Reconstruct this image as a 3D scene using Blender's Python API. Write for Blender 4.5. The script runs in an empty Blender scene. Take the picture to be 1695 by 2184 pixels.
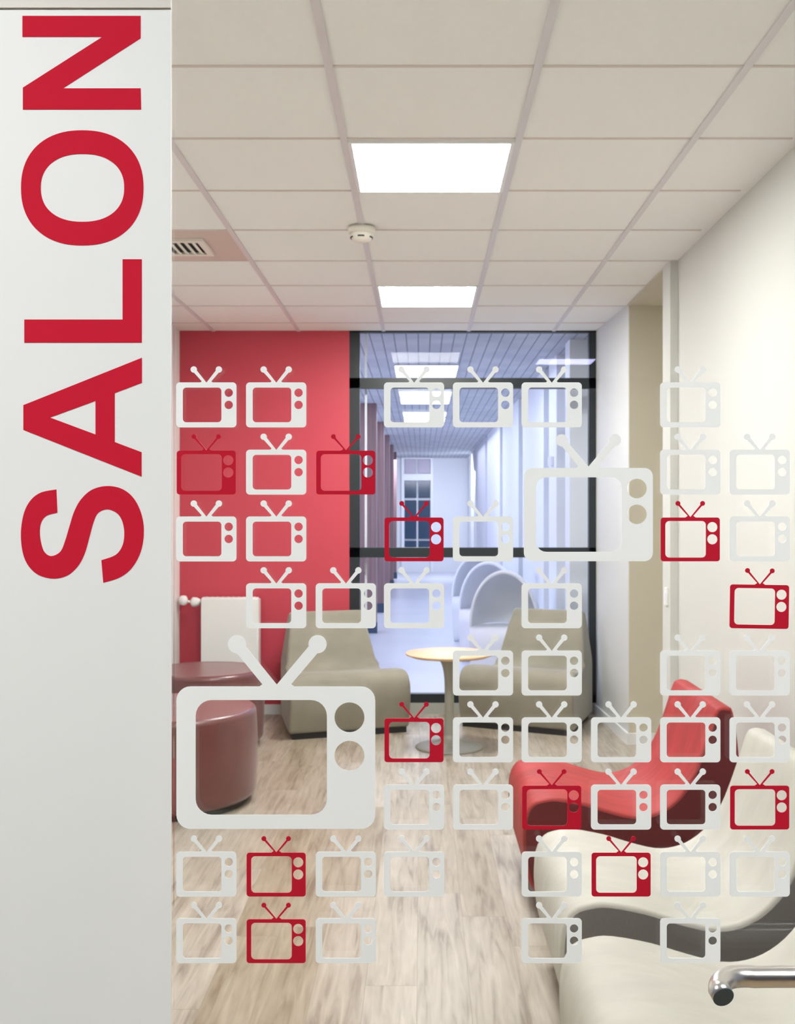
import bpy, bmesh, math, random
from mathutils import Vector, Matrix
from mathutils.geometry import tessellate_polygon
random.seed(4)
S = bpy.context.scene
COL = S.collection
PI = math.pi

# ------------------------------------------------------------------ camera
CAM_H = 1.425            # eye height, metres
F = 2303.0               # focal length in pixels of the 1695 x 2184 frame
VX, VY = 898.0, 1092.0   # principal point (the print is cropped a little off axis)
cd = bpy.data.cameras.new('camera'); cam = bpy.data.objects.new('camera', cd); COL.objects.link(cam)
cam.location = (0, 0, CAM_H); cam.rotation_euler = (PI/2, 0, 0)
cd.sensor_fit = 'VERTICAL'; cd.sensor_height = 36.0; cd.sensor_width = 36.0*1695/2184
cd.lens = 36.0*F/2184
cd.shift_x = (847.5-VX)/2184; cd.shift_y = 0
cd.clip_start = 0.05; cd.clip_end = 100
cd.dof.use_dof = True; cd.dof.focus_distance = 1.09; cd.dof.aperture_fstop = 22.0
S.camera = cam

# ------------------------------------------------------------------ world, exposure
W = bpy.data.worlds.new('world'); S.world = W; W.use_nodes = True
bg = W.node_tree.nodes['Background']; bg.inputs[0].default_value = (0.75, 0.85, 1, 1); bg.inputs[1].default_value = 0.35
S.view_settings.view_transform = 'Standard'; S.view_settings.look = 'None'
S.view_settings.exposure = 0.0; S.view_settings.gamma = 1.0; S.view_settings.use_curve_mapping = False

LAMP_ROOM = 56.0      # emission of the room's ceiling panels
LAMP_HALL = 10.0
LAMP_CORR = 50.0

def area(name, loc, size, rot, power, color):
    l = bpy.data.lights.new(name, 'AREA'); l.shape = 'RECTANGLE'; l.size, l.size_y = size
    l.energy = power; l.color = color
    o = bpy.data.objects.new(name, l); COL.objects.link(o); o.location = loc; o.rotation_euler = rot
    return o
# daylight for the far hall, set in the left bays outside the frame; added fills follow
area('daylight_hall', (-2.3, 13.5, 1.5), (11.0, 2.3), (0, -PI/2, 0), 150, (0.72, 0.75, 1.0)).rotation_euler = (PI/2, 0, -PI/2)
area('hall_fill_near', (0.3, 8.9, 2.62), (1.4, 1.6), (0, 0, 0), 13, (0.62, 0.70, 1.0))  # added fill under the hall ceiling, brightens its near end
area('hall_fill_end', (0.3, 23.2, 2.6), (2.4, 2.0), (math.radians(28), 0, 0), 160, (0.85, 0.87, 1.0))  # added fill that brightens the end wall of the hall
area('hall_fill_mid', (0.3, 18.0, 2.62), (1.4, 6.0), (0, 0, 0), 62, (0.78, 0.80, 1.0))  # added fill for the middle of the hall

# ------------------------------------------------------------------ helpers
def P(x, y, Y):
    return Vector(((x-VX)*Y/F, Y, CAM_H-(y-VY)*Y/F))
def PX(x, Y): return (x-VX)*Y/F
def PZ(y, Y): return CAM_H-(y-VY)*Y/F

def srgb(r, g, b):
    f = lambda c: (c/255/12.92) if c/255 <= .04045 else ((c/255+.055)/1.055)**2.4
    return (f(r), f(g), f(b), 1)

MATS = {}
def mat(name, color, rough=0.6, metal=0.0, spec=0.5, bump=0.0, bscale=200, vary=0.0, vscale=8, sheen=0.0, emit=None, emit_s=0, stretch=None):
    m = bpy.data.materials.new(name); m.use_nodes = True; nt = m.node_tree; b = nt.nodes['Principled BSDF']
    b.inputs['Base Color'].default_value = color; b.inputs['Roughness'].default_value = rough
    b.inputs['Metallic'].default_value = metal; b.inputs['Specular IOR Level'].default_value = spec
    if sheen: b.inputs['Sheen Weight'].default_value = sheen
    tc = nt.nodes.new('ShaderNodeTexCoord')
    co = tc.outputs['Object']
    if stretch:
        mp = nt.nodes.new('ShaderNodeMapping'); mp.inputs['Scale'].default_value = stretch
        nt.links.new(co, mp.inputs[0]); co = mp.outputs[0]
    if vary:
        n = nt.nodes.new('ShaderNodeTexNoise'); n.inputs['Scale'].default_value = vscale; n.inputs['Detail'].default_value = 4
        nt.links.new(co, n.inputs['Vector'])
        r = nt.nodes.new('ShaderNodeMapRange'); r.inputs['From Min'].default_value = .3; r.inputs['From Max'].default_value = .7
        r.inputs['To Min'].default_value = 1-vary; r.inputs['To Max'].default_value = 1+vary
        nt.links.new(n.outputs['Fac'], r.inputs['Value'])
        mx = nt.nodes.new('ShaderNodeVectorMath'); mx.operation = 'SCALE'; mx.inputs[0].default_value = color[:3]
        nt.links.new(r.outputs[0], mx.inputs['Scale']); nt.links.new(mx.outputs[0], b.inputs['Base Color'])
    if bump:
        n2 = nt.nodes.new('ShaderNodeTexNoise'); n2.inputs['Scale'].default_value = bscale; n2.inputs['Detail'].default_value = 3
        nt.links.new(co, n2.inputs['Vector'])
        bp = nt.nodes.new('ShaderNodeBump'); bp.inputs['Strength'].default_value = bump; bp.inputs['Distance'].default_value = 0.004
        nt.links.new(n2.outputs['Fac'], bp.inputs['Height']); nt.links.new(bp.outputs[0], b.inputs['Normal'])
    if emit:
        b.inputs['Emission Color'].default_value = emit; b.inputs['Emission Strength'].default_value = emit_s
    MATS[name] = m
    return m

def glass_mat(name, tint=(1, 1, 1, 1), r0=0.04):
    m = bpy.data.materials.new(name); m.use_nodes = True; nt = m.node_tree
    for n in list(nt.nodes): nt.nodes.remove(n)
    out = nt.nodes.new('ShaderNodeOutputMaterial'); mix = nt.nodes.new('ShaderNodeMixShader')
    tr = nt.nodes.new('ShaderNodeBsdfTransparent'); tr.inputs[0].default_value = tint
    gl = nt.nodes.new('ShaderNodeBsdfGlossy'); gl.inputs['Roughness'].default_value = 0.0; gl.inputs[0].default_value = (1, 1, 1, 1)
    lw = nt.nodes.new('ShaderNodeLayerWeight'); lw.inputs['Blend'].default_value = 0.5
    pw = nt.nodes.new('ShaderNodeMath'); pw.operation = 'POWER'; pw.inputs[1].default_value = 5
    ma = nt.nodes.new('ShaderNodeMath'); ma.operation = 'MULTIPLY_ADD'; ma.inputs[1].default_value = 1-r0; ma.inputs[2].default_value = r0
    nt.links.new(lw.outputs['Facing'], pw.inputs[0]); nt.links.new(pw.outputs[0], ma.inputs[0])
    nt.links.new(ma.outputs[0], mix.inputs[0]); nt.links.new(tr.outputs[0], mix.inputs[1]); nt.links.new(gl.outputs[0], mix.inputs[2])
    nt.links.new(mix.outputs[0], out.inputs[0])
    MATS[name] = m; return m

def obj(name, bm, m, parent=None, smooth=False):
    me = bpy.data.meshes.new(name); bm.to_mesh(me); bm.free()
    o = bpy.data.objects.new(name, me); COL.objects.link(o)
    if m: me.materials.append(m)
    if smooth:
        for p in me.polygons: p.use_smooth = True
    if parent: o.parent = parent
    return o
def struct(name, bm, m, parent=None, smooth=False):
    o = obj(name, bm, m, parent, smooth)
    if not parent: o['kind'] = 'structure'
    return o
def tag(o, label, cat, group=None):
    o['label'] = label; o['category'] = cat
    if group: o['group'] = group
    return o
def thing(name, label, cat, loc=(0, 0, 0), rz=0, group=None):
    o = bpy.data.objects.new(name, None); COL.objects.link(o); o.location = loc; o.rotation_euler = (0, 0, rz)
    return tag(o, label, cat, group)
def BM(): return bmesh.new()
def box(bm, x0, x1, y0, y1, z0, z1):
    v = [bm.verts.new(p) for p in ((x0,y0,z0),(x1,y0,z0),(x1,y1,z0),(x0,y1,z0),(x0,y0,z1),(x1,y0,z1),(x1,y1,z1),(x0,y1,z1))]
    for f in ((0,3,2,1),(4,5,6,7),(0,1,5,4),(1,2,6,5),(2,3,7,6),(3,0,4,7)): bm.faces.new([v[i] for i in f])
    return bm
def bevel_mod(o, w, seg=2, ang=0.6):
    b = o.modifiers.new('edge', 'BEVEL'); b.width = w; b.segments = seg; b.limit_method = 'ANGLE'; b.angle_limit = ang
    for p in o.data.polygons: p.use_smooth = True
    o.modifiers.new('normals', 'WEIGHTED_NORMAL')
def lathe(bm, prof, seg=64, cx=0, cy=0):
    rings = []
    for r, z in prof:
        if r < 1e-5: rings.append([bm.verts.new((cx, cy, z))])
        else: rings.append([bm.verts.new((cx+r*math.cos(2*PI*i/seg), cy+r*math.sin(2*PI*i/seg), z)) for i in range(seg)])
    for a, b in zip(rings, rings[1:]):
        for i in range(seg):
            j = (i+1) % seg
            if len(a) == 1 and len(b) == 1: continue
            if len(a) == 1: bm.faces.new((a[0], b[i], b[j]))
            elif len(b) == 1: bm.faces.new((a[i], b[0], a[j]))
            else: bm.faces.new((a[i], b[i], b[j], a[j]))
    bmesh.ops.recalc_face_normals(bm, faces=bm.faces)
    return bm
def tube(bm, pts, r, seg=24, caps=True):
    pts = [Vector(p) for p in pts]; rings = []
    up = Vector((0, 0, 1)); prev = None
    for i, p in enumerate(pts):
        t = (pts[min(i+1, len(pts)-1)]-pts[max(i-1, 0)]).normalized()
        if prev is None:
            a = t.cross(up if abs(t.z) < .9 else Vector((1, 0, 0))).normalized()
        else:
            a = (prev-t*prev.dot(t)).normalized()
        prev = a; b = t.cross(a)
        rr = r[i] if isinstance(r, (list, tuple)) else r
        rings.append([bm.verts.new(p+(a*math.cos(2*PI*k/seg)+b*math.sin(2*PI*k/seg))*rr) for k in range(seg)])
    for A, B in zip(rings, rings[1:]):
        for k in range(seg): bm.faces.new((A[k], A[(k+1) % seg], B[(k+1) % seg], B[k]))
    if caps: bm.faces.new(rings[0][::-1]); bm.faces.new(rings[-1])
    bmesh.ops.recalc_face_normals(bm, faces=bm.faces)
    return bm
def catmull(pts, n=6, closed=False):
    out = []; L = len(pts)
    rng = range(L) if closed else range(L-1)
    for i in rng:
        p = [pts[(i+k) % L] if closed else pts[min(max(i+k, 0), L-1)] for k in (-1, 0, 1, 2)]
        for s in range(n):
            t = s/n
            out.append(tuple(0.5*((2*p[1][c])+(-p[0][c]+p[2][c])*t+(2*p[0][c]-5*p[1][c]+4*p[2][c]-p[3][c])*t*t+(-p[0][c]+3*p[1][c]-3*p[2][c]+p[3][c])*t**3) for c in range(len(p[1]))))
    if not closed: out.append(tuple(pts[-1]))
    return out
def flat_shape(bm, loops, to3, thick):
    """loops: outer outline and holes as 2-D points; to3 maps (u, v, depth) to 3-D."""
    tris = tessellate_polygon([[Vector((u, v, 0)) for u, v in l] for l in loops])
    flat = [p for l in loops for p in l]
    A = [bm.verts.new(to3(u, v, 0)) for u, v in flat]; B = [bm.verts.new(to3(u, v, thick)) for u, v in flat]
    for a, b, c in tris:
        try: bm.faces.new((A[a], A[b], A[c])); bm.faces.new((B[c], B[b], B[a]))
        except ValueError: pass
    k = 0
    for l in loops:
        n = len(l)
        for i in range(n):
            j = (i+1) % n
            bm.faces.new((A[k+i], A[k+j], B[k+j], B[k+i]))
        k += n
    bmesh.ops.recalc_face_normals(bm, faces=bm.faces)
    return bm

# ------------------------------------------------------------------ materials
M = dict(
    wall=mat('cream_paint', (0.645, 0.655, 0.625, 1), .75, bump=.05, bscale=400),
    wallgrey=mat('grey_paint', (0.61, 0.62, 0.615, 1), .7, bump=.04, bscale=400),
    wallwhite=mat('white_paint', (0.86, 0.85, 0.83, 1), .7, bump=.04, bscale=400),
    alcove=mat('beige_paint', (0.62, 0.58, 0.47, 1), .8, bump=.05, bscale=400),
    red=mat('red_paint', (0.56, 0.055, 0.085, 1), .5, bump=.05, bscale=300),
    tile=mat('ceiling_tile', (0.93, 0.925, 0.91, 1), .9, bump=.25, bscale=420, vary=.012, vscale=60),
    bar=mat('ceiling_bar', (0.72, 0.69, 0.71, 1), .45),
    seam=mat('ceiling_seam', (0.70, 0.64, 0.60, 1), .6),
    venttile=mat('vent_tile', (0.66, 0.54, 0.48, 1), .5),  # pink tint is reflected red put into the tile's colour
    white=mat('white_enamel', (0.84, 0.85, 0.84, 1), .35),
    detector=mat('detector_plastic', (0.86, 0.82, 0.74, 1), .45),
    slot=mat('dark_slot', (0.03, 0.03, 0.035, 1), .6),
    base=mat('white_trim', (0.80, 0.82, 0.84, 1), .35),
    frame=mat('dark_aluminium', (0.012, 0.018, 0.022, 1), .4),
    sill=mat('grey_sill', (0.42, 0.42, 0.38, 1), .4),
    pouf=mat('dusty_rose_leather', (0.150, 0.042, 0.042, 1), .33, spec=.6, bump=.08, bscale=260, vary=.07, vscale=9, sheen=.12),
    piping=mat('rose_edge', (0.30, 0.11, 0.10, 1), .4),
    black=mat('black_plastic', (0.01, 0.01, 0.012, 1), .5),
    beige=mat('taupe_velour', (0.285, 0.262, 0.205, 1), .8, bump=.3, bscale=90, vary=.10, vscale=7, sheen=.3),
    redfab=mat('red_velour', (0.38, 0.030, 0.030, 1), .65, bump=.6, bscale=14, vary=.16, vscale=5, stretch=(1, 2.4, 1)),
    whitefab=mat('ivory_velour', (0.53, 0.52, 0.475, 1), .7, bump=.5, bscale=12, vary=.06, vscale=6, stretch=(1, 2.4, 1)),
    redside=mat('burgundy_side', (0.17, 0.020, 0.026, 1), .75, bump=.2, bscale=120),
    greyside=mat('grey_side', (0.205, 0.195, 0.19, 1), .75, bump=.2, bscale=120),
    wood=mat('beech_top', (0.78, 0.56, 0.36, 1), .4, vary=.06, vscale=10, stretch=(1, 12, 1)),
    taupemetal=mat('taupe_metal', (0.33, 0.33, 0.28, 1), .4),
    steel=mat('satin_steel', (0.72, 0.69, 0.66, 1), .28, metal=1.0),
    steelend_refl=mat('steel_end_reflection', (0.055, 0.075, 0.085, 1), .45, metal=0.3),  # dark reflection on the steel end, put into its colour
    decalw=mat('white_vinyl', (0.86, 0.88, 0.87, 1), .5, spec=.2),
    decalr=mat('red_vinyl', (0.50, 0.008, 0.028, 1), .4, spec=.3),
    panel=mat('panel_white', (0.80, 0.81, 0.80, 1), .5, spec=.3),
    inner=mat('white_inner_paint', (0.74, 0.73, 0.70, 1), .7),
    trimbeige=mat('trim_beige', (0.66, 0.62, 0.57, 1), .5),
    letter=mat('letter_red', (0.56, 0.012, 0.034, 1), .8, spec=.1),
    lampframe=mat('lamp_frame', (0.85, 0.85, 0.85, 1), .4),
    lamp=mat('lamp_diffuser', (1, 1, 1, 1), .5, emit=(1, 0.985, 0.95, 1), emit_s=LAMP_ROOM),
    lampfill=mat('lamp_diffuser_fill', (1, 1, 1, 1), .5, emit=(1, 0.98, 0.94, 1), emit_s=LAMP_ROOM*.40),
    lamph=mat('lamp_diffuser_hall', (1, 1, 1, 1), .5, emit=(0.88, 0.94, 1.0, 1), emit_s=LAMP_HALL),
    lampc=mat('lamp_diffuser_corridor', (1, 1, 1, 1), .5, emit=(0.985, 1.0, 0.985, 1), emit_s=LAMP_CORR),
    lampb=mat('lamp_diffuser_blue', (1, 1, 1, 1), .5, emit=(0.60, 0.60, 1.0, 1), emit_s=14),
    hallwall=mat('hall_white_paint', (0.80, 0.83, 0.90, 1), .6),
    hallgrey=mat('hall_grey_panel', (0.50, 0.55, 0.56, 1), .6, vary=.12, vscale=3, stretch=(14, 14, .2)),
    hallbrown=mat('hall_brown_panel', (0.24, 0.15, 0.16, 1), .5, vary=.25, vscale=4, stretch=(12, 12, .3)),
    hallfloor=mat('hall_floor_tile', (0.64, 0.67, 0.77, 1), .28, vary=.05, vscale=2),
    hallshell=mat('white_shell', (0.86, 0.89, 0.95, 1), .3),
    nightpane=mat('dark_blue_pane', (0.035, 0.07, 0.13, 1), .15),
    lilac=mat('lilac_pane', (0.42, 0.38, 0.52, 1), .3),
    corrwall=mat('corridor_paint', (0.30, 0.33, 0.42, 1), .8),
    corrfloor=mat('corridor_floor', (0.30, 0.22, 0.13, 1), .7),
)
_b = M['pouf'].node_tree.nodes['Principled BSDF']; _b.inputs['Coat Weight'].default_value = .5; _b.inputs['Coat Roughness'].default_value = .28
M['glass'] = glass_mat('clear_glass', (0.985, 0.995, 0.99, 1), .035)
M['glass2'] = glass_mat('clear_glass_far', (0.985, 0.99, 0.995, 1), .004)

def wood_floor():
    m = bpy.data.materials.new('laminate_planks'); m.use_nodes = True; nt = m.node_tree; b = nt.nodes['Principled BSDF']
    N = nt.nodes.new; L = nt.links.new
    tc = N('ShaderNodeTexCoord'); sx = N('ShaderNodeSeparateXYZ'); L(tc.outputs['Object'], sx.inputs[0])
    def math_(op, a, b_=None, c=None):
        n = N('ShaderNodeMath'); n.operation = op
        for i, v in enumerate((a, b_, c)):
            if v is None: continue
            if isinstance(v, (int, float)): n.inputs[i].default_value = v
            else: L(v, n.inputs[i])
        return n.outputs[0]
    PW, PL = .156, 1.22
    u = math_('DIVIDE', math_('ADD', sx.outputs['X'], .012+PW*40), PW)
    iu = math_('FLOOR', u); fu = math_('SUBTRACT', u, iu)
    off = math_('FRACT', math_('MULTIPLY', math_('SINE', math_('MULTIPLY', iu, 12.9898)), 437.585))
    v = math_('ADD', math_('DIVIDE', sx.outputs['Y'], PL), off); iv = math_('FLOOR', v); fv = math_('SUBTRACT', v, iv)
    cid = N('ShaderNodeCombineXYZ'); L(iu, cid.inputs[0]); L(iv, cid.inputs[1])
    wn = N('ShaderNodeTexWhiteNoise'); wn.noise_dimensions = '3D'; L(cid.outputs[0], wn.inputs['Vector'])
    # grain coordinates
    gx = math_('MULTIPLY', sx.outputs['X'], 42.0); gy = math_('MULTIPLY', sx.outputs['Y'], 3.2)
    gz = math_('MULTIPLY', wn.outputs['Value'], 37.0)
    gc = N('ShaderNodeCombineXYZ'); L(gx, gc.inputs[0]); L(gy, gc.inputs[1]); L(gz, gc.inputs[2])
    n1 = N('ShaderNodeTexNoise'); n1.inputs['Scale'].default_value = 1.0; n1.inputs['Detail'].default_value = 7; n1.inputs['Distortion'].default_value = .9
    L(gc.outputs[0], n1.inputs['Vector'])
    gc2 = N('ShaderNodeCombineXYZ'); L(math_('MULTIPLY', sx.outputs['X'], 9.0), gc2.inputs[0]); L(math_('MULTIPLY', sx.outputs['Y'], 2.2), gc2.inputs[1]); L(gz, gc2.inputs[2])
    n2 = N('ShaderNodeTexNoise'); n2.inputs['Scale'].default_value = 1.3; n2.inputs['Detail'].default_value = 3; L(gc2.outputs[0], n2.inputs['Vector'])
    f = math_('ADD', math_('MULTIPLY', n1.outputs['Fac'], .55), math_('MULTIPLY', n2.outputs['Fac'], .45))
    cr = N('ShaderNodeValToRGB'); e = cr.color_ramp.elements
    e[0].position = .33; e[0].color = (0.23, 0.165, 0.105, 1); e[1].position = .66; e[1].color = (0.54, 0.465, 0.36, 1)
    k = cr.color_ramp.elements.new(.47); k.color = (0.40, 0.33, 0.24, 1)
    L(f, cr.inputs[0])
    hs = N('ShaderNodeHueSaturation'); L(cr.outputs[0], hs.inputs['Color'])
    L(math_('MULTIPLY_ADD', wn.outputs['Value'], .30, .74), hs.inputs['Value'])
    L(math_('MULTIPLY_ADD', wn.outputs['Value'], -.45, 1.05), hs.inputs['Saturation'])
    # seams
    eu = math_('MINIMUM', fu, math_('SUBTRACT', 1.0, fu)); ev = math_('MINIMUM', fv, math_('SUBTRACT', 1.0, fv))
    s1 = math_('LESS_THAN', eu, .009); s2 = math_('LESS_THAN', ev, .0016)
    sm = math_('MAXIMUM', s1, s2)
    mx = N('ShaderNodeMix'); mx.data_type = 'RGBA'; L(math_('MULTIPLY', sm, .55), mx.inputs[0]); L(hs.outputs[0], mx.inputs[6]); mx.inputs[7].default_value = (0.26, 0.21, 0.16, 1)
    L(mx.outputs[2], b.inputs['Base Color']); b.inputs['Roughness'].default_value = .42
    bp = N('ShaderNodeBump'); bp.inputs['Strength'].default_value = .08; bp.inputs['Distance'].default_value = .002
    L(n1.outputs['Fac'], bp.inputs['Height']); L(bp.outputs[0], b.inputs['Normal'])
    return m
M['floor'] = wood_floor()

def plank_ceiling():
    m = bpy.data.materials.new('hall_plank_ceiling'); m.use_nodes = True; nt = m.node_tree; b = nt.nodes['Principled BSDF']
    N = nt.nodes.new; L = nt.links.new
    tc = N('ShaderNodeTexCoord'); sx = N('ShaderNodeSeparateXYZ'); L(tc.outputs['Object'], sx.inputs[0])
    d = N('ShaderNodeMath'); d.operation = 'MULTIPLY_ADD'; L(sx.outputs['X'], d.inputs[0]); d.inputs[1].default_value = 1/.088; d.inputs[2].default_value = 100.3
    fr = N('ShaderNodeMath'); fr.operation = 'FRACT'; L(d.outputs[0], fr.inputs[0])
    lt = N('ShaderNodeMath'); lt.operation = 'LESS_THAN'; L(fr.outputs[0], lt.inputs[0]); lt.inputs[1].default_value = .10
    n = N('ShaderNodeTexNoise'); n.inputs['Scale'].default_value = 3; L(tc.outputs['Object'], n.inputs['Vector'])
    r = N('ShaderNodeValToRGB'); L(n.outputs['Fac'], r.inputs[0]); r.color_ramp.elements[0].position = .35; r.color_ramp.elements[1].position = .65
    r.color_ramp.elements[0].color = (0.44, 0.47, 0.54, 1); r.color_ramp.elements[1].color = (0.55, 0.58, 0.64, 1)
    mx = N('ShaderNodeMix'); mx.data_type = 'RGBA'; L(lt.outputs[0], mx.inputs[0]); L(r.outputs[0], mx.inputs[6]); mx.inputs[7].default_value = (0.16, 0.18, 0.22, 1)
    L(mx.outputs[2], b.inputs['Base Color']); b.inputs['Roughness'].default_value = .6
    return m
M['plankceil'] = plank_ceiling()

# ------------------------------------------------------------------ room shell
XL, XR = -1.704, 1.305
GY = 1.10                # plane of the glass door
BY = 7.62                # back wall
CZ = CAM_H+1.28          # ceiling level
DX1 = .62                # right side of the glazed opening
DZ1 = 2.06               # head of the glazed opening
WF = GY-.004             # face of the lettered panel, just proud of the glass
PE = PX(366, GY-.001)      # right edge of the white lettered panel

struct('floor', box(BM(), XL-.05, 2.2, GY-.02, BY+.02, -.05, 0), M['floor'])
struct('ceiling', box(BM(), XL-.05, 2.2, GY-.04, BY+.10, CZ, CZ+.06), M['tile'])
bm = BM()
gx = [-0.265+.6*k for k in range(-2, 3)]
for x in gx: box(bm, x-.012, x+.012, GY, BY, CZ-.006, CZ+.001)
struct('trim_1', bm, M['bar'])          # long bars of the ceiling grid
bm = BM()
gy = [F*1.28/d for d in (952,)][0]
ys = [gy+.6*k for k in range(-3, 9) if GY < gy+.6*k < BY]
for y in ys: box(bm, XL, 1.27, y-.006, y+.006, CZ-.0035, CZ+.001)
struct('trim_2', bm, M['seam'])         # cross bars
struct('wall_left', box(BM(), XL-.1, XL, GY-.02, BY, 0, CZ), M['wallwhite'])
struct('wall_back', box(BM(), XL-.1, PX(745, BY), BY, BY+.12, 0, CZ), M['red'])
YN = 5.49; YA = 6.64
struct('wall_right', box(BM(), XR, XR+.95, GY-.02, YN+.02, 0, CZ), M['wall'])
# pier that closes the near side of the alcove
pier = struct('wall_right_pier', box(BM(), PX(1429, YN), XR+.95, YN, 5.66, 0, CZ), M['wall']); pier['kind'] = 'structure'
bm = BM()
xa, xb = PX(1340, YA), PX(1271, BY)
v = [bm.verts.new(p) for p in ((xa, YA, 0), (2.2, YA, 0), (2.2, BY+.12, 0), (xb, BY+.12, 0), (xb, BY, 0),
                               (xa, YA, CZ), (2.2, YA, CZ), (2.2, BY+.12, CZ), (xb, BY+.12, CZ), (xb, BY, CZ))]
for i in range(5):
    j = (i+1) % 5; bm.faces.new((v[i], v[j], v[j+5], v[i+5]))
bm.faces.new(v[:5]); bm.faces.new(v[5:]); bmesh.ops.recalc_face_normals(bm, faces=bm.faces)
struct('wall_right_end', bm, M['wallgrey'])
struct('wall_alcove_back', box(BM(), xa+.002, 2.2, YA-.012, YA-.001, 0, CZ-.001), M['alcove'])
struct('wall_alcove_side', box(BM(), 1.85, 1.9, 5.66, YA, 0, CZ), M['alcove'])
struct('ceiling_alcove', box(BM(), 1.268, 1.85, 5.66, YA, CZ-.012, CZ-.002), M['alcove'])
# baseboards
BBH = .068
o = struct('baseboard_back', box(BM(), XL, PX(745, BY), BY-.014, BY, 0, BBH), M['base'])
bm = BM()
v = [bm.verts.new(p) for p in ((xa-.014, YA-.014, 0), (xa, YA-.014, 0), (xb, BY, 0), (xb-.014, BY, 0), (xa-.014, YA-.014, BBH), (xa, YA-.014, BBH), (xb, BY, BBH), (xb-.014, BY, BBH))]
for f in ((0,3,2,1),(4,5,6,7),(0,1,5,4),(1,2,6,5),(2,3,7,6),(3,0,4,7)): bm.faces.new([v[i] for i in f])
box(bm, xa-.014, 1.85, YA-.026, YA-.012, 0, BBH)
struct('baseboard_right', bm, M['base'])
struct('baseboard_left', box(BM(), XL, XL+.014, GY+.05, BY-.014, 0, BBH), M['base'])
struct('baseboard_right_near', box(BM(), XR-.014, XR, GY+.05, YN, 0, BBH), M['base'])

# ------------------------------------------------------------------ glazed screen at the back of the room (window_1)
w1 = bpy.data.objects.new('window_1', None); COL.objects.link(w1); w1['kind'] = 'structure'
wx0, wx1 = PX(745, BY), PX(1271, BY)
bm = BM()
f0, f1 = BY+.0, BY+.06
box(bm, wx0, PX(767, BY), f0, f1, .0, CZ)
box(bm, PX(1256, BY), wx1, f0, f1, .0, CZ)
box(bm, wx0, wx1, f0, f1, CZ-.012, CZ)
box(bm, wx0, wx1, f0, f1, PZ(828, BY), PZ(806, BY))
box(bm, wx0, wx1, f0, f1, PZ(1189, BY), PZ(1168, BY))
box(bm, wx0, wx1, f0, f1, PZ(1499, BY), PZ(1480, BY))
fr = obj('window_frame', bm, M['frame'], w1)
obj('window_pane', box(BM(), wx0+.02, wx1-.02, BY+.026, BY+.034, .05, CZ-.01), M['glass2'], w1)
obj('window_sill', box(BM(), wx0, wx1, BY-.01, BY+.07, 0, PZ(1499, BY)), M['sill'], w1)
obj('window_strip', box(BM(), PX(778, 7.75), PX(782.5, 7.75), BY+.11, BY+.13, 0, CZ), M['hallwall'], w1)  # thin white upright strip just behind the pane

# ------------------------------------------------------------------ hall beyond
HY0, HY1 = BY+.12, 25.6
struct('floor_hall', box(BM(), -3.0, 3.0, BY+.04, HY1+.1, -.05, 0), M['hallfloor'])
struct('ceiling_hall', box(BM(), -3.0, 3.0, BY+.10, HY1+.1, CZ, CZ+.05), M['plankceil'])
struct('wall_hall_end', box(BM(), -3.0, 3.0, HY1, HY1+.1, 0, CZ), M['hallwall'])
for i, y in enumerate((12.7, 15.3, 17.9, 20.5, 23.1)):
    struct('wall_hall_fin' if i == 0 else 'wall_hall_fin.%03d' % i, box(BM(), -1.5, -.527, y, y+.22, .0, CZ), M['hallbrown'])
    struct('baseboard_hall' if i == 0 else 'baseboard_hall.%03d' % i, box(BM(), -1.5, -.515, y-.02, y, 0, .13), M['nightpane'])
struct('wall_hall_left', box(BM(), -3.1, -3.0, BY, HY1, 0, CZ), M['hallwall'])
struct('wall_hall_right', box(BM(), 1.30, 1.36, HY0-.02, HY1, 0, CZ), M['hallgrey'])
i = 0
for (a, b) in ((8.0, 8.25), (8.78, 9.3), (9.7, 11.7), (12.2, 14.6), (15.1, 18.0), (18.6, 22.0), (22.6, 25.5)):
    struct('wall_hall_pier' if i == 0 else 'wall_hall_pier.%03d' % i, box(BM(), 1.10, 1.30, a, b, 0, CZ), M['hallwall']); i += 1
# end door of the hall
d2 = bpy.data.objects.new('door_2', None); COL.objects.link(d2); d2['kind'] = 'structure'
E = HY1-.01
def ex(x): return PX(x, E)
def ez(y): return PZ(y, E)
bm = BM(); box(bm, ex(856), ex(862), E-.06, E, 0, ez(972)); box(bm, ex(918), ex(924), E-.06, E, 0, ez(972)); box(bm, ex(862), ex(918), E-.06, E, ez(1025), ez(1011)); box(bm, ex(862), ex(918), E-.06, E, ez(979), ez(972))
obj('door_frame', bm, M['hallshell'], d2)
bm = BM()
for (a, b) in ((863, 888), (892, 917)):
    for (c, d) in ((1026, 1062), (1067, 1149), (1153, 1176)): box(bm, ex(a), ex(b), E-.03, E-.01, ez(d), ez(c))
obj('door_pane', bm, M['nightpane'], d2)
bm = BM()
for (a, b) in ((863, 888), (892, 917)): box(bm, ex(a), ex(b), E-.03, E-.01, ez(1010), ez(980))
obj('transom_pane', bm, M['lilac'], d2)

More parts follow.
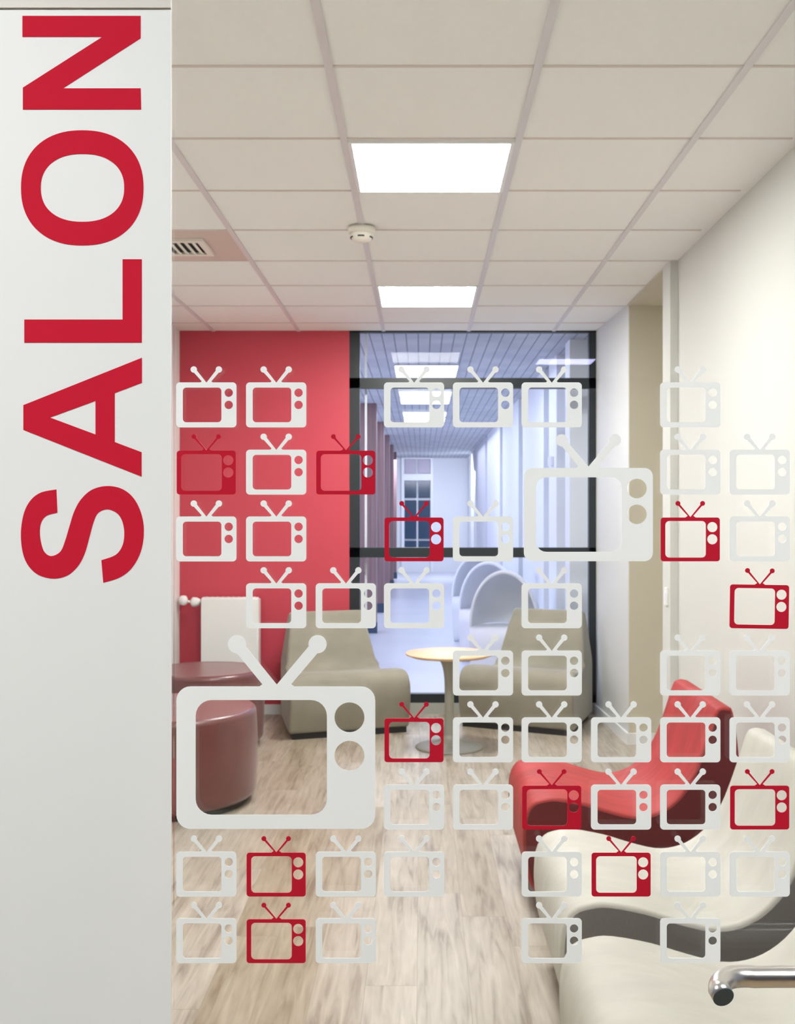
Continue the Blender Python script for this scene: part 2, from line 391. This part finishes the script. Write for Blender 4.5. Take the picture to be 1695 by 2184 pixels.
def ceiling_light(x0, x1, y0, y1, z, m, label, group, bez=.014):
    cx, cy = (x0+x1)/2, (y0+y1)/2
    t = thing('ceiling_light', label, 'ceiling light', (cx, cy, z), 0, group)
    a, b = (x1-x0)/2, (y1-y0)/2
    bm = BM(); box(bm, -a, a, -b, -b+bez, -.009, 0); box(bm, -a, a, b-bez, b, -.009, 0); box(bm, -a, -a+bez, -b+bez, b-bez, -.009, 0); box(bm, a-bez, a, -b+bez, b-bez, -.009, 0)
    obj('light_frame', bm, M['lampframe'], t)
    obj('diffuser', box(BM(), -a+bez, a-bez, -b+bez, b-bez, -.008, -.001), m, t)
    return t
lab = 'square glowing panel light in the tiled ceiling, %s'
ceiling_light(-.253, .323, 3.708+.01, 4.303, CZ, M['lamp'], lab % 'nearer the glass door', 'panel lights in the room ceiling')
ceiling_light(-.253, .323, 6.08+.01, 6.70, CZ, M['lamp'], lab % 'near the dark framed glazing', 'panel lights in the room ceiling')
ceiling_light(-.253, .323, 1.318, 1.903, CZ, M['lampfill'], lab % 'added unseen above the view to brighten the room', 'panel lights in the room ceiling')  # added lamp, out of view, to lift the ceiling and near floor
hl = ['long white panel light seen through the upper glazing, the highest and nearest in the hall',
      'thin white panel light in the hall ceiling, just under the dark transom bar',
      'white panel light in the hall ceiling, second row below the transom bar',
      'narrow white panel light deep in the hall ceiling, third below the transom bar',
      'smallest and farthest white panel light in the hall ceiling']
for (y0, y1), l in zip(((9.39, 10.2), (11.43, 11.9), (12.03, 12.7), (13.8, 14.4), (14.6, 15.35)), hl):
    ceiling_light(-.24, .33, y0, y1, CZ, M['lamph'], l, 'panel lights in the hall ceiling', .01)

# ------------------------------------------------------------------ corridor the photo is taken from
struct('floor_corridor', box(BM(), -3, 3, -8, GY-.02, -.05, 0), M['corrfloor'])
struct('ceiling_corridor', box(BM(), -3, 3, -8, GY-.04, CZ, CZ+.05), M['corrwall'])
struct('wall_corridor_left', box(BM(), -3.1, -3, -8, GY-.02, 0, CZ), M['corrwall'])
struct('wall_corridor_right', box(BM(), 3, 3.1, -8, GY-.02, 0, CZ), M['corrwall'])
struct('wall_corridor_back', box(BM(), -3.1, 3.1, -8.1, -8, 0, CZ), M['corrwall'])
for (x, y) in ((-1.25, -.1), (1.25, -.1)):
    ceiling_light(x-.3, x+.3, y-.3, y+.3, CZ, M['lampc'], 'square panel light in the corridor ceiling, %s of the camera' % ('left' if x < 0 else 'right'), 'corridor panel lights')
ym = 2*GY-F*1.28/320
ceiling_light(.97, 1.47, ym-.1, ym+.26, CZ, M['lampb'], 'bluish ceiling light down the corridor, mirrored in the glass', None)

# ------------------------------------------------------------------ front partition: lettered panel, head, jamb, glass door
struct('wall_front', box(BM(), -3, PE, WF, GY-.0005, 0, CZ), M['panel'])
struct('wall_front_right', box(BM(), DX1, 3, WF, GY-.0005, 0, CZ), M['panel'])
struct('wall_front_head', box(BM(), PE, DX1, WF, GY-.0005, DZ1, CZ), M['panel'])
bm = BM(); box(bm, XL, PE-.035, GY+.010, GY+.03, 0, CZ); box(bm, DX1, XR, GY+.010, GY+.03, 0, CZ); box(bm, PE-.035, DX1, GY+.010, GY+.03, DZ1, CZ)
struct('wall_front_inner', bm, M['inner'])
struct('trim_3', box(BM(), -3, PE, WF-.0022, WF, PZ(16, WF-.0022), PZ(16, WF-.0022)+.05), M['trimbeige'])
d1 = bpy.data.objects.new('door_1', None); COL.objects.link(d1); d1['kind'] = 'structure'
obj('glass_pane', box(BM(), PE+.001, DX1-.001, GY, GY+.008, 0.008, DZ1-.004), M['glass'], d1)
# lever handle
hd = bpy.data.objects.new('door_handle', None); COL.objects.link(hd); hd.parent = d1
YL = 1.052
pl = P(1538, 2082.5, YL); pe = P(1542.5, 2126.5, 1.012)
R_ = .0103
ctrl = [Vector((.50, YL, pl.z)), Vector((.42, YL, pl.z)), Vector((pl.x+.052, YL, pl.z)), Vector((pl.x+.030, YL-.0005, pl.z))]
# elbow: smooth turn from the lever's axis towards the viewer and slightly down
c0 = Vector((pl.x+.030, YL, pl.z)); c1 = Vector((pl.x-.001, YL+.002, pl.z+.0015)); c2 = pe+Vector((-.0015, .010, .003))
arc = [c0*(1-t)**2+c1*2*t*(1-t)+c2*t*t for t in [i/14 for i in range(1, 15)]]
path = ctrl+arc+[pe]
obj('lever', tube(BM(), path, R_, 40), M['steel'], hd, True)
dirn = (pe-arc[-1]).normalized()
bm = BM(); tube(bm, [pe, pe+dirn*.0006], [R_*.985, R_*.93], 40)
obj('lever_end', bm, M['steelend_refl'], hd)
bm = BM(); tube(bm, [(.50, YL, pl.z), (.506, YL+.003, pl.z), (.510, YL+.010, pl.z), (.510, GY-.008, pl.z)], R_, 32); obj('neck', bm, M['steel'], hd, True)
bm = BM(); tube(bm, [(.510, GY-.009, pl.z), (.510, GY-.0002, pl.z)], .026, 40); obj('rosette', bm, M['steel'], hd)

# ------------------------------------------------------------------ red lettering on the panel
LY = WF
def to_panel(u, v, d): p = P(u, v, LY); return (p.x, LY-.00035+d*.0003, p.z)
def superell(cx, cy, a, b, n=2.25, k=96):
    out = []
    for i in range(k):
        t = 2*PI*i/k; c, s = math.cos(t), math.sin(t)
        out.append((cx+a*math.copysign(abs(c)**(2/n), c), cy+b*math.copysign(abs(s)**(2/n), s)))
    return out
zs = lambda L: [(x/3.4125, 640+y/3.4125) for x, y in L]
sA = zs([(411,1378),(300,1400),(225,1455),(175,1550),(153,1690),(165,1830),(205,1930),(280,2000),(390,2027),(490,2005),(565,1940),(615,1850),(650,1730),(680,1620),(715,1550),(780,1523),(850,1550),(890,1610),(905,1700),(890,1790),(840,1855),(738,1893)])
sB = zs([(752,2057),(870,2020),(960,1950),(1025,1830),(1047,1690),(1030,1560),(975,1445),(890,1375),(780,1353),(670,1380),(590,1450),(540,1540),(505,1650),(475,1750),(440,1830),(375,1863),(325,1835),(300,1770),(290,1690),(300,1620),(340,1570),(418,1548)])
letters = [
    ('S', [catmull(sA, 6)+catmull(sB, 6)]),
    ('A', [[(302.7,763),(302.7,816.7),(244.7,838.7),(244.7,942.7),(302,964.4),(302,1016.6),(50,917),(50,864)], [(107,890.5),(203.7,855.4),(203.7,926.6)]]),
    ('L', [[(261.5,553),(302.5,553),(302.5,731),(52,731),(52,681.5),(261.5,681.5)]]),
    ('O', [superell(175.5, 400.8, 130.5, 122.8), superell(176, 400.8, 89, 72.3)]),
    ('N', [[(48,34),(300,34),(300,82),(135,188.5),(300,188.5),(301,234),(49,234),(49,187),(218,79),(48,79)]])]
sg = thing('wall_lettering', 'large red vertical SALON lettering on the white panel beside the glass', 'sign', to_panel(175, 1240, 0))
for ch, loops in letters:
    o = obj('letter', flat_shape(BM(), loops, to_panel, 1.0), M['letter'], sg)
    o.matrix_parent_inverse = Matrix.Translation(-Vector(sg.location))
    o['label'] = 'red capital letter ' + ch

# ------------------------------------------------------------------ television decals on the glass
DY = GY-.0012
K = DY/F
def arcpts(cx, cy, r, a0, a1, n=6): return [(cx+r*math.cos(a0+(a1-a0)*i/n), cy+r*math.sin(a0+(a1-a0)*i/n)) for i in range(n+1)]
def rrect(x0, y0, x1, y1, r, n=6):
    return (arcpts(x1-r, y0+r, r, -PI/2, 0, n)+arcpts(x1-r, y1-r, r, 0, PI/2, n)+arcpts(x0+r, y1-r, r, PI/2, PI, n)+arcpts(x0+r, y0+r, r, PI, 1.5*PI, n))
def ball_path(bx, by, r, p_in, p_out, w, n=20):
    """outline from foot p_in up along the arm, round the ball and back to foot p_out (clockwise on screen, y down)"""
    mid = Vector(((p_in[0]+p_out[0])/2, (p_in[1]+p_out[1])/2)); c = Vector((bx, by))
    d = (mid-c).normalized(); h = math.asin(min(.95, w/2/r)); a = math.atan2(d.y, d.x)
    return arcpts(bx, by, r, a+h, a+2*PI-h, n)
def tv_loops(Wd, H, cr, scr, sr, knobs, kr, balls, br, aw, feet, apex, flare=0):
    o = arcpts(Wd-cr, cr, cr, -PI/2, 0)+arcpts(Wd-cr, H-cr, cr, 0, PI/2)+arcpts(cr, H-cr, cr, PI/2, PI)+arcpts(cr, cr, cr, PI, 1.5*PI)
    (lx, ly), (rx, ry) = balls
    o += [(feet[0]-flare, 0), (feet[0]+flare*.25, -flare*.9)] if flare else [(feet[0], 0)]
    o += ball_path(lx, ly, br, (feet[0], 0), apex, aw)
    o += [apex]
    o += ball_path(rx, ry, br, apex, (feet[1], 0), aw)
    o += [(feet[1]-flare*.25, -flare*.9), (feet[1]+flare, 0)] if flare else [(feet[1], 0)]
    return [o, rrect(*scr, sr)]+[arcpts(kx, ky, kr, 0, 2*PI-2*PI/28, 27) for kx, ky in knobs]
def tv_mesh(name, m, loops):
    bm = flat_shape(BM(), loops, lambda u, v, d: (u*K, d*.0005, -v*K), 1.0)
    me = bpy.data.meshes.new(name); bm.to_mesh(me); bm.free(); me.materials.append(m); return me
tvw = tv_mesh('television_decal_white', M['decalw'], tv_loops(128.5, 96, 8, (14, 11, 96.5, 85), 7.5, ((112, 22), (112, 48)), 9, ((37.5, -27.5), (91, -27.5)), 6.8, 7.6, (54, 75.5), (64.5, .6), 2.5))
tvr = tv_mesh('television_decal_red', M['decalr'], tv_loops(126, 93.5, 6, (9.7, 7.5, 96.3, 85.5), 8.5, ((110, 20.5), (110, 46.5)), 10.8, ((36.7, -30), (89.3, -30)), 5.2, 4.2, (56.5, 70.5), (63.3, -1.0), 4))
tvl1 = tv_mesh('television_decal_large', M['decalw'], tv_loops(424, 304, 30, (41, 29, 321, 274), 34, ((369, 66), (369, 148)), 32, ((129, -90), (301, -90)), 19.5, 24, (182, 246), (214, -4), 5))
tvl2 = tv_mesh('television_decal_medium', M['decalw'], tv_loops(275, 199, 18, (26, 20, 209, 179), 22, ((241, 44), (241, 99)), 21, ((80.5, -59), (194, -59)), 13, 15, (115, 160), (138, -3), 4))
colx = [375.5, 524.5, 673, 818.5, 965.5, 1112, 1260, 1407.5, 1555.5]
rowy = [815.5, 959, 1101.5, 1244, 1387.5, 1530, 1673.5, 1816.5, 1958.5]
rows = ['ww.www.w.', 'rwr....ww', 'ww.rw..rw', '.www.w..r', '....ww.ww', '...rwwwww', '...wwrwwr', 'wrww.wrww', 'wrw..w.w.']
ORD = ['first', 'second', 'third', 'fourth', 'fifth', 'sixth', 'seventh', 'eighth', 'ninth']
ROWN = ['top row', 'second row', 'third row', 'fourth row', 'fifth row', 'sixth row', 'seventh row', 'eighth row', 'bottom row']
def decal(me, x, y, label, group, name='television_decal', rot=0):
    o = bpy.data.objects.new(name, me); COL.objects.link(o)
    p = P(x, y, DY); o.location = (p.x, DY, p.z); o.rotation_euler = (0, rot, 0)
    return tag(o, label, 'decal', group)
for r, row in enumerate(rows):
    k = 0
    n = sum(c != '.' for c in row)
    for c, ch in enumerate(row):
        if ch == '.': continue
        k += 1
        colour = 'white' if ch == 'w' else 'red'
        where = 'last' if k == n else ORD[k-1]
        label = 'small %s television decal, %s small one from the left in the %s' % (colour, where, ROWN[r]) if where != 'last' else 'small %s television decal, the rightmost in the %s on the glass' % (colour, ROWN[r])
        rot = math.radians(.9) if (r, c) == (3, 8) else 0
        decal(tvw if ch == 'w' else tvr, colx[c]+(0 if ch == 'w' else 1.3), rowy[r]+(0 if ch == 'w' else 2.2), label, 'small %s television decals on the glass' % colour, rot=rot)
decal(tvl1, 376, 1464, 'largest white television decal, low on the glass in front of the poufs', 'large television decals on the glass')
decal(tvl2, 1117, 998, 'medium white television decal over the right edge of the dark window frame', 'large television decals on the glass')

# ------------------------------------------------------------------ ceiling fittings
ty = ys and min(ys, key=lambda y: abs(y-4.9))
struct('ceiling_vent_tile', box(BM(), -1.453, -.877, ty+.008, ty+.592, CZ-.0025, CZ+.001), M['venttile'])
t = thing('ceiling_vent', 'square white air vent with angled slats in the pinkish ceiling tile', 'vent', (-1.165, ty+.29, CZ-.003))
bm = BM(); a = .145
for s in (-1, 1):
    box(bm, -a, a, s*a-(.03 if s > 0 else 0), s*a+(.03 if s < 0 else 0), -.014, 0)
    box(bm, s*a-(.03 if s > 0 else 0), s*a+(.03 if s < 0 else 0), -a+.03, a-.03, -.014, 0)
obj('vent_frame', bm, M['detector'], t)
obj('vent_back', box(BM(), -a+.03, a-.03, -a+.03, a-.03, -.002, 0), M['slot'], t)
for k in range(6):
    bm = BM(); x = -.09+k*.036
    v = [bm.verts.new(p) for p in ((x-.012, -a+.03, -.003), (x+.012, -a+.03, -.013), (x+.012, a-.03, -.013), (x-.012, a-.03, -.003),
                                   (x-.012, -a+.03, -.0045), (x+.012, -a+.03, -.0145), (x+.012, a-.03, -.0145), (x-.012, a-.03, -.0045))]
    for f in ((0,3,2,1),(4,5,6,7),(0,1,5,4),(1,2,6,5),(2,3,7,6),(3,0,4,7)): bm.faces.new([v[i] for i in f])
    obj('slat', bm, M['detector'], t)
t = thing('smoke_detector', 'round white smoke detector on the ceiling between the two panel lights', 'smoke detector', (-.267, 4.84, CZ-.006))
obj('mounting_base', lathe(BM(), [(0, 0), (.060, 0), (.061, -.012), (.058, -.026), (.0, -.026)]), M['detector'], t, True)
obj('detector_head', lathe(BM(), [(0, -.024), (.050, -.026), (.052, -.036), (.046, -.050), (.034, -.060), (.018, -.066), (0, -.067)]), M['detector'], t, True)
for a_ in (-2.0, -1.2, 0, 1.2, 2.2, 3.1):
    bm = BM(); ca = a_-PI/2
    pts = [(.0485*math.cos(ca+q), .0485*math.sin(ca+q), -.046) for q in (-.3, -.15, 0, .15, .3)]
    tube(bm, pts, .0035, 8); obj('slot', bm, M['slot'], t)

# ------------------------------------------------------------------ radiator on the red wall
RY = 7.53
rx0, rx1 = PX(428, RY-.05), PX(549, RY-.05)
rt = PZ(1275, RY-.05)
t = thing('radiator', 'white flat panel radiator on the red wall behind the poufs', 'radiator', ((rx0+rx1)/2, RY, .15))
h = rt-.15; a = (rx1-rx0)/2
o = obj('front_panel', box(BM(), -a, a, -.05, -.03, 0, h-.006), M['white'], t); bevel_mod(o, .006, 3)
o = obj('rear_panel', box(BM(), -a, a, .03, .05, 0, h-.006), M['white'], t); bevel_mod(o, .006, 3)
bm = BM(); box(bm, -a+.004, a-.004, -.03, .03, h-.014, h)
for k in range(10):
    y = -a+.03+k*(2*a-.06)/9; box(bm, y-.006, y+.006, -.03, .03, h-.001, h+.002)
obj('top_grille', bm, M['white'], t)
obj('side_cover', box(BM(), a-.002, a+.008, -.045, .045, .004, h-.012), M['white'], t)
obj('wall_bracket', box(BM(), -.08, .08, .05, .09, .2, .26), M['white'], t)
bm = BM(); kz = PZ(1284, RY)-.15; xk = PX(415, RY)-(rx0+rx1)/2
tube(bm, [(-a, 0, kz), (-a-.014, 0, kz), (-a-.016, 0, kz), (xk+.012, 0, kz), (xk-.012, 0, kz), (xk-.026, 0, kz)], [.010, .010, .022, .033, .034, .020], 24)
obj('thermostat_knob', bm, M['white'], t, True)
bm = BM(); xk2 = PX(391, RY)-(rx0+rx1)/2
tube(bm, [(xk-.026, 0, kz), (xk2+.03, 0, kz+.005)], .009, 12)
lathe(bm, [(0, kz+.047), (.02, kz+.042), (.030, kz+.024), (.030, kz-.004), (.018, kz-.020), (0, kz-.024)], 24, xk2, 0)
tube(bm, [(xk2, .0, kz), (xk2, .088, kz)], .009, 12)
obj('supply_valve', bm, M['white'], t, True)

# ------------------------------------------------------------------ poufs
def pouf(x, y, r, label):
    t = thing('pouf', label, 'pouf', (x, y, 0), 0, 'dusty rose round poufs')
    pr = [(0, .462)] + [(r*q, .462) for q in (.3, .6, .86)] + [(r-.030, .464)]
    pr += [(r-.030+.030*math.sin(a), .434+.032*math.cos(a)) for a in [PI/2*i/8 for i in range(1, 9)]]
    pr += [(r+.004, .36), (r+.007, .27), (r+.004, .16), (r, .09)]
    pr += [(r-.045+.045*math.cos(a), .072-.045*math.sin(a)) for a in [PI/2*i/8 for i in range(1, 9)]]
    pr += [(0, .027)]
    obj('upholstery', lathe(BM(), pr, 96), M['pouf'], t, True)
    obj('base', lathe(BM(), [(0, .03), (r-.045, .03), (r-.045, 0), (0, 0)], 64), M['black'], t)
    bm = BM(); tube(bm, [(-(r-.004)*math.sin(.1)*1+.0, 0, 0)]*2 if False else [( .26*r, -r*math.sqrt(1-.26**2)-.0035, .42), (.26*r, -(r+.006)*math.sqrt(1-.255**2), .27), (.26*r, -r*math.sqrt(1-.26**2)-.001, .09)], .0022, 8)
    obj('seam', bm, M['pouf'], t)
    return t
pouf(-1.235, 5.33, .418, 'dusty rose round pouf nearest the door, inside the largest television decal')
pouf(-1.315, 6.62, .345, 'dusty rose round pouf behind the nearer one, in front of the white radiator')

# ------------------------------------------------------------------ taupe lounge chairs
def loft_chair(prof, wfun, bev, m, parent, name='upholstery'):
    bm = BM(); n = len(prof)
    secs = (-1, -.6, -.2, .2, .6, 1)
    R = [[bm.verts.new((s*wfun(y, z)/2, y, z)) for y, z in prof] for s in secs]
    for A, B in zip(R, R[1:]):
        for i in range(n): bm.faces.new((A[i], A[(i+1) % n], B[(i+1) % n], B[i]))
    bm.faces.new(R[0][::-1]); bm.faces.new(R[-1])
    bmesh.ops.recalc_face_normals(bm, faces=bm.faces)
    o = obj(name, bm, m, parent); bevel_mod(o, bev, 4, 1.0)
    return o
tp = [(.02, .03), (.0, .12), (-.012, .22), (-.005, .32), (.03, .38), (.09, .402), (.20, .392), (.34, .366), (.43, .366), (.495, .42), (.54, .52), (.59, .63), (.635, .715), (.66, .738), (.69, .735), (.712, .70), (.705, .55), (.70, .35), (.70, .18), (.70, .03)]
tprof = catmull(tp, 3)
def w_taupe(y, z):
    w = .80-.34*min(max(y, 0), .5)
    return w-max(0, z-.40)*.33
def lounge(x, y, rz, label):
    t = thing('lounge_chair', label, 'chair', (x, y, 0), rz, 'taupe lounge chairs by the glazing')
    loft_chair(tprof, w_taupe, .028, M['beige'], t)
    bm = BM()
    v = [bm.verts.new(p) for p in ((-.375, .02, 0), (.375, .02, 0), (.29, .67, 0), (-.29, .67, 0), (-.375, .02, .035), (.375, .02, .035), (.29, .67, .035), (-.29, .67, .035))]
    for f in ((0,3,2,1),(4,5,6,7),(0,1,5,4),(1,2,6,5),(2,3,7,6),(3,0,4,7)): bm.faces.new([v[i] for i in f])
    obj('base', bm, M['black'], t)
    return t
a = Vector((PX(613, 6.72), 6.72)); b = Vector((PX(879, 6.98), 6.98)); c = (a+b)/2
lounge(c.x, c.y, math.atan2(b.y-a.y, b.x-a.x), 'taupe armless lounge chair between the red wall and the round table')
a = Vector((PX(972, 7.18), 7.18)); b = Vector((PX(1228, 6.82), 6.82)); c = (a+b)/2
lounge(c.x, c.y, math.atan2(b.y-a.y, b.x-a.x), 'taupe armless lounge chair on the window side of the table, near the corner')

# ------------------------------------------------------------------ pedestal table
TY = 6.54
t = thing('pedestal_table', 'round pale wood pedestal table between the two taupe lounge chairs', 'table', (PX(958, TY), TY, 0))
o = obj('tabletop', lathe(BM(), [(0, .5735), (.262, .5735), (.266, .570), (.264, .563), (.235, .551), (0, .551)], 96), M['wood'], t, True)
stem = catmull([(.10, .5515), (.075, .540), (.050, .51), (.036, .46), (.030, .40), (.028, .30), (.029, .20), (.034, .12), (.046, .07), (.075, .040), (.12, .025), (.17, .017), (.203, .009), (.205, .0)], 4)
k = [i for i, p in enumerate(stem) if p[1] < .06][0]
obj('stem', lathe(BM(), [(0, .5515)]+stem[:k+1], 64), M['taupemetal'], t, True)
obj('foot_disc', lathe(BM(), stem[k:]+[(0, 0)], 64), M['taupemetal'], t, True)

# ------------------------------------------------------------------ wave lounge chairs along the right wall
wp_ = [(.395, .10), (.378, .13), (.363, .19), (.354, .28), (.360, .36), (.385, .408), (.430, .425), (.480, .428), (.573, .411), (.656, .386), (.735, .368), (.795, .372), (.850, .395), (.902, .440), (.943, .505), (.972, .575), (.996, .645), (1.022, .725), (1.040, .744), (1.068, .744), (1.090, .72), (1.112, .55), (1.125, .30), (1.12, .10)]
wprof = catmull(wp_, 3)
def wave(y0, y1, m, label, grp, side, sidelab):
    t = thing('wave_chair', label, 'chair', (.74-(.03 if y0 < 2 else 0), (y0+y1)/2, 0), 0, grp)
    w = (y1-y0)
    prof = [(x-.74, z) for x, z in wprof]; n = len(prof)
    bm = BM(); secs = [-.5+i/8 for i in range(9)]
    R = []
    for s in secs:
        R.append([bm.verts.new((px, s*w, z)) for px, z in prof])
    for A, B in zip(R, R[1:]):
        for i in range(n): bm.faces.new((A[i], A[(i+1) % n], B[(i+1) % n], B[i]))
    bm.faces.new(R[0][::-1]); bm.faces.new(R[-1]); bmesh.ops.recalc_face_normals(bm, faces=bm.faces)
    o = obj('upholstery', bm, m, t); bevel_mod(o, .014, 3, 1.0)
    cx = sum(p[0] for p in prof)/n
    inset = []
    for i in range(n):
        a, b = Vector(prof[i-1]), Vector(prof[(i+1) % n]); d = (b-a).normalized()
        inset.append((prof[i][0]+d.y*.011, prof[i][1]-d.x*.011))
    for sg_ in (-1, 1):  # thin slabs give each side a darker colour than the seat
        q = obj('side_face', flat_shape(BM(), [inset], lambda u, v, dd: (u, sg_*(w/2-.001+.004*dd), v), 1.0), side, t)
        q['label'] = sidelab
    obj('plinth', box(BM(), -.315, .36, -w/2+.03, w/2-.03, 0, .11), M['black'], t)
    return t
wave(3.76, 4.40, M['redfab'], 'red velour wave shaped lounge chair, farthest in the row along the right wall', 'wave chairs along the right wall', M['redside'], 'dark burgundy side face')
wave(2.75, 3.41, M['whitefab'], 'ivory wave shaped lounge chair in the middle, between the red one and another ivory one', 'wave chairs along the right wall', M['greyside'], 'dark grey side face')
wave(1.90, 2.55, M['whitefab'], 'ivory wave shaped lounge chair nearest the glass door, behind the door handle', 'wave chairs along the right wall', M['greyside'], 'dark grey side face')

# ------------------------------------------------------------------ switch on the pier and sign in the hall
t = thing('wall_switch', 'small white switch box on the wall pier beside the alcove', 'switch', (PX(1429, YN)-.0, 5.56, PZ(1272, 5.56)))
o = obj('switch_plate', box(BM(), -.010, 0, -.03, .03, -.045, .045), M['white'], t); bevel_mod(o, .002)
obj('switch_rocker', box(BM(), -.014, -.010, -.012, .012, -.02, .02), M['hallshell'], t)
tag(obj('wall_sensor', box(BM(), 1.07, 1.10, 8.95, 9.13, PZ(993, 9), PZ(974, 9)), M['hallshell']), 'small white box high on the hall wall behind the right glazing', 'sensor')

# ------------------------------------------------------------------ white shell seats in the hall
def shell_chair(x, y, s, label):
    t = thing('shell_chair', label, 'chair', (x, y, 0), math.radians(75), 'white shell chairs in the hall')
    bm = BM(); NU, NV = 28, 20; th = .03
    def ring(off):
        G = []
        for i in range(NU+1):
            row = []
            for j in range(NV+1):
                a = PI*i/NU           # arch over the top, from front foot to back foot
                bq = PI/2*j/NV        # from rim (0) to rear pole (90 deg)
                r = (.46-off)
                px = -.30+.62*math.sin(bq)*(1-off/.46)
                rr = r*math.cos(bq)**.7 if j < NV else .02
                py = -math.cos(a)*rr
                pz = .50+math.sin(a)*rr*1.0 if True else 0
                row.append((px*s*.8, py*s*.62, pz*s))
            G.append(row)
        return G
    for k, off in enumerate((0, th)):
        G = ring(off); V = [[bm.verts.new(p) for p in row] for row in G]
        if k == 0: V0 = V
        else: V1 = V
        for i in range(NU):
            for j in range(NV): bm.faces.new((V[i][j], V[i+1][j], V[i+1][j+1], V[i][j+1]))
    for i in range(NU): bm.faces.new((V0[i][0], V0[i+1][0], V1[i+1][0], V1[i][0]))
    bmesh.ops.recalc_face_normals(bm, faces=bm.faces)
    obj('shell', bm, M['hallshell'], t, True)
    bm = BM(); pts = catmull([(-.34, .30), (-.36, .42), (-.30, .50), (-.1, .50), (.15, .49), (.28, .44), (.28, .0), (-.22, .0)], 4, True)
    n = len(pts); A = [bm.verts.new((px*s*.8, -.27*s, pz*s)) for px, pz in pts]; B = [bm.verts.new((px*s*.8, .27*s, pz*s)) for px, pz in pts]
    for i in range(n): bm.faces.new((A[i], A[(i+1) % n], B[(i+1) % n], B[i]))
    bm.faces.new(A[::-1]); bm.faces.new(B); bmesh.ops.recalc_face_normals(bm, faces=bm.faces)
    obj('seat_body', bm, M['hallshell'], t, True)
shell_chair(.72, 8.85, 1.0, 'white curved shell chair in the hall, right behind the window side taupe chair')
shell_chair(.69, 10.4, 1.0, 'white curved shell chair in the hall, second in its row')
shell_chair(.67, 12.0, 1.0, 'white curved shell chair in the hall, farthest in its row')
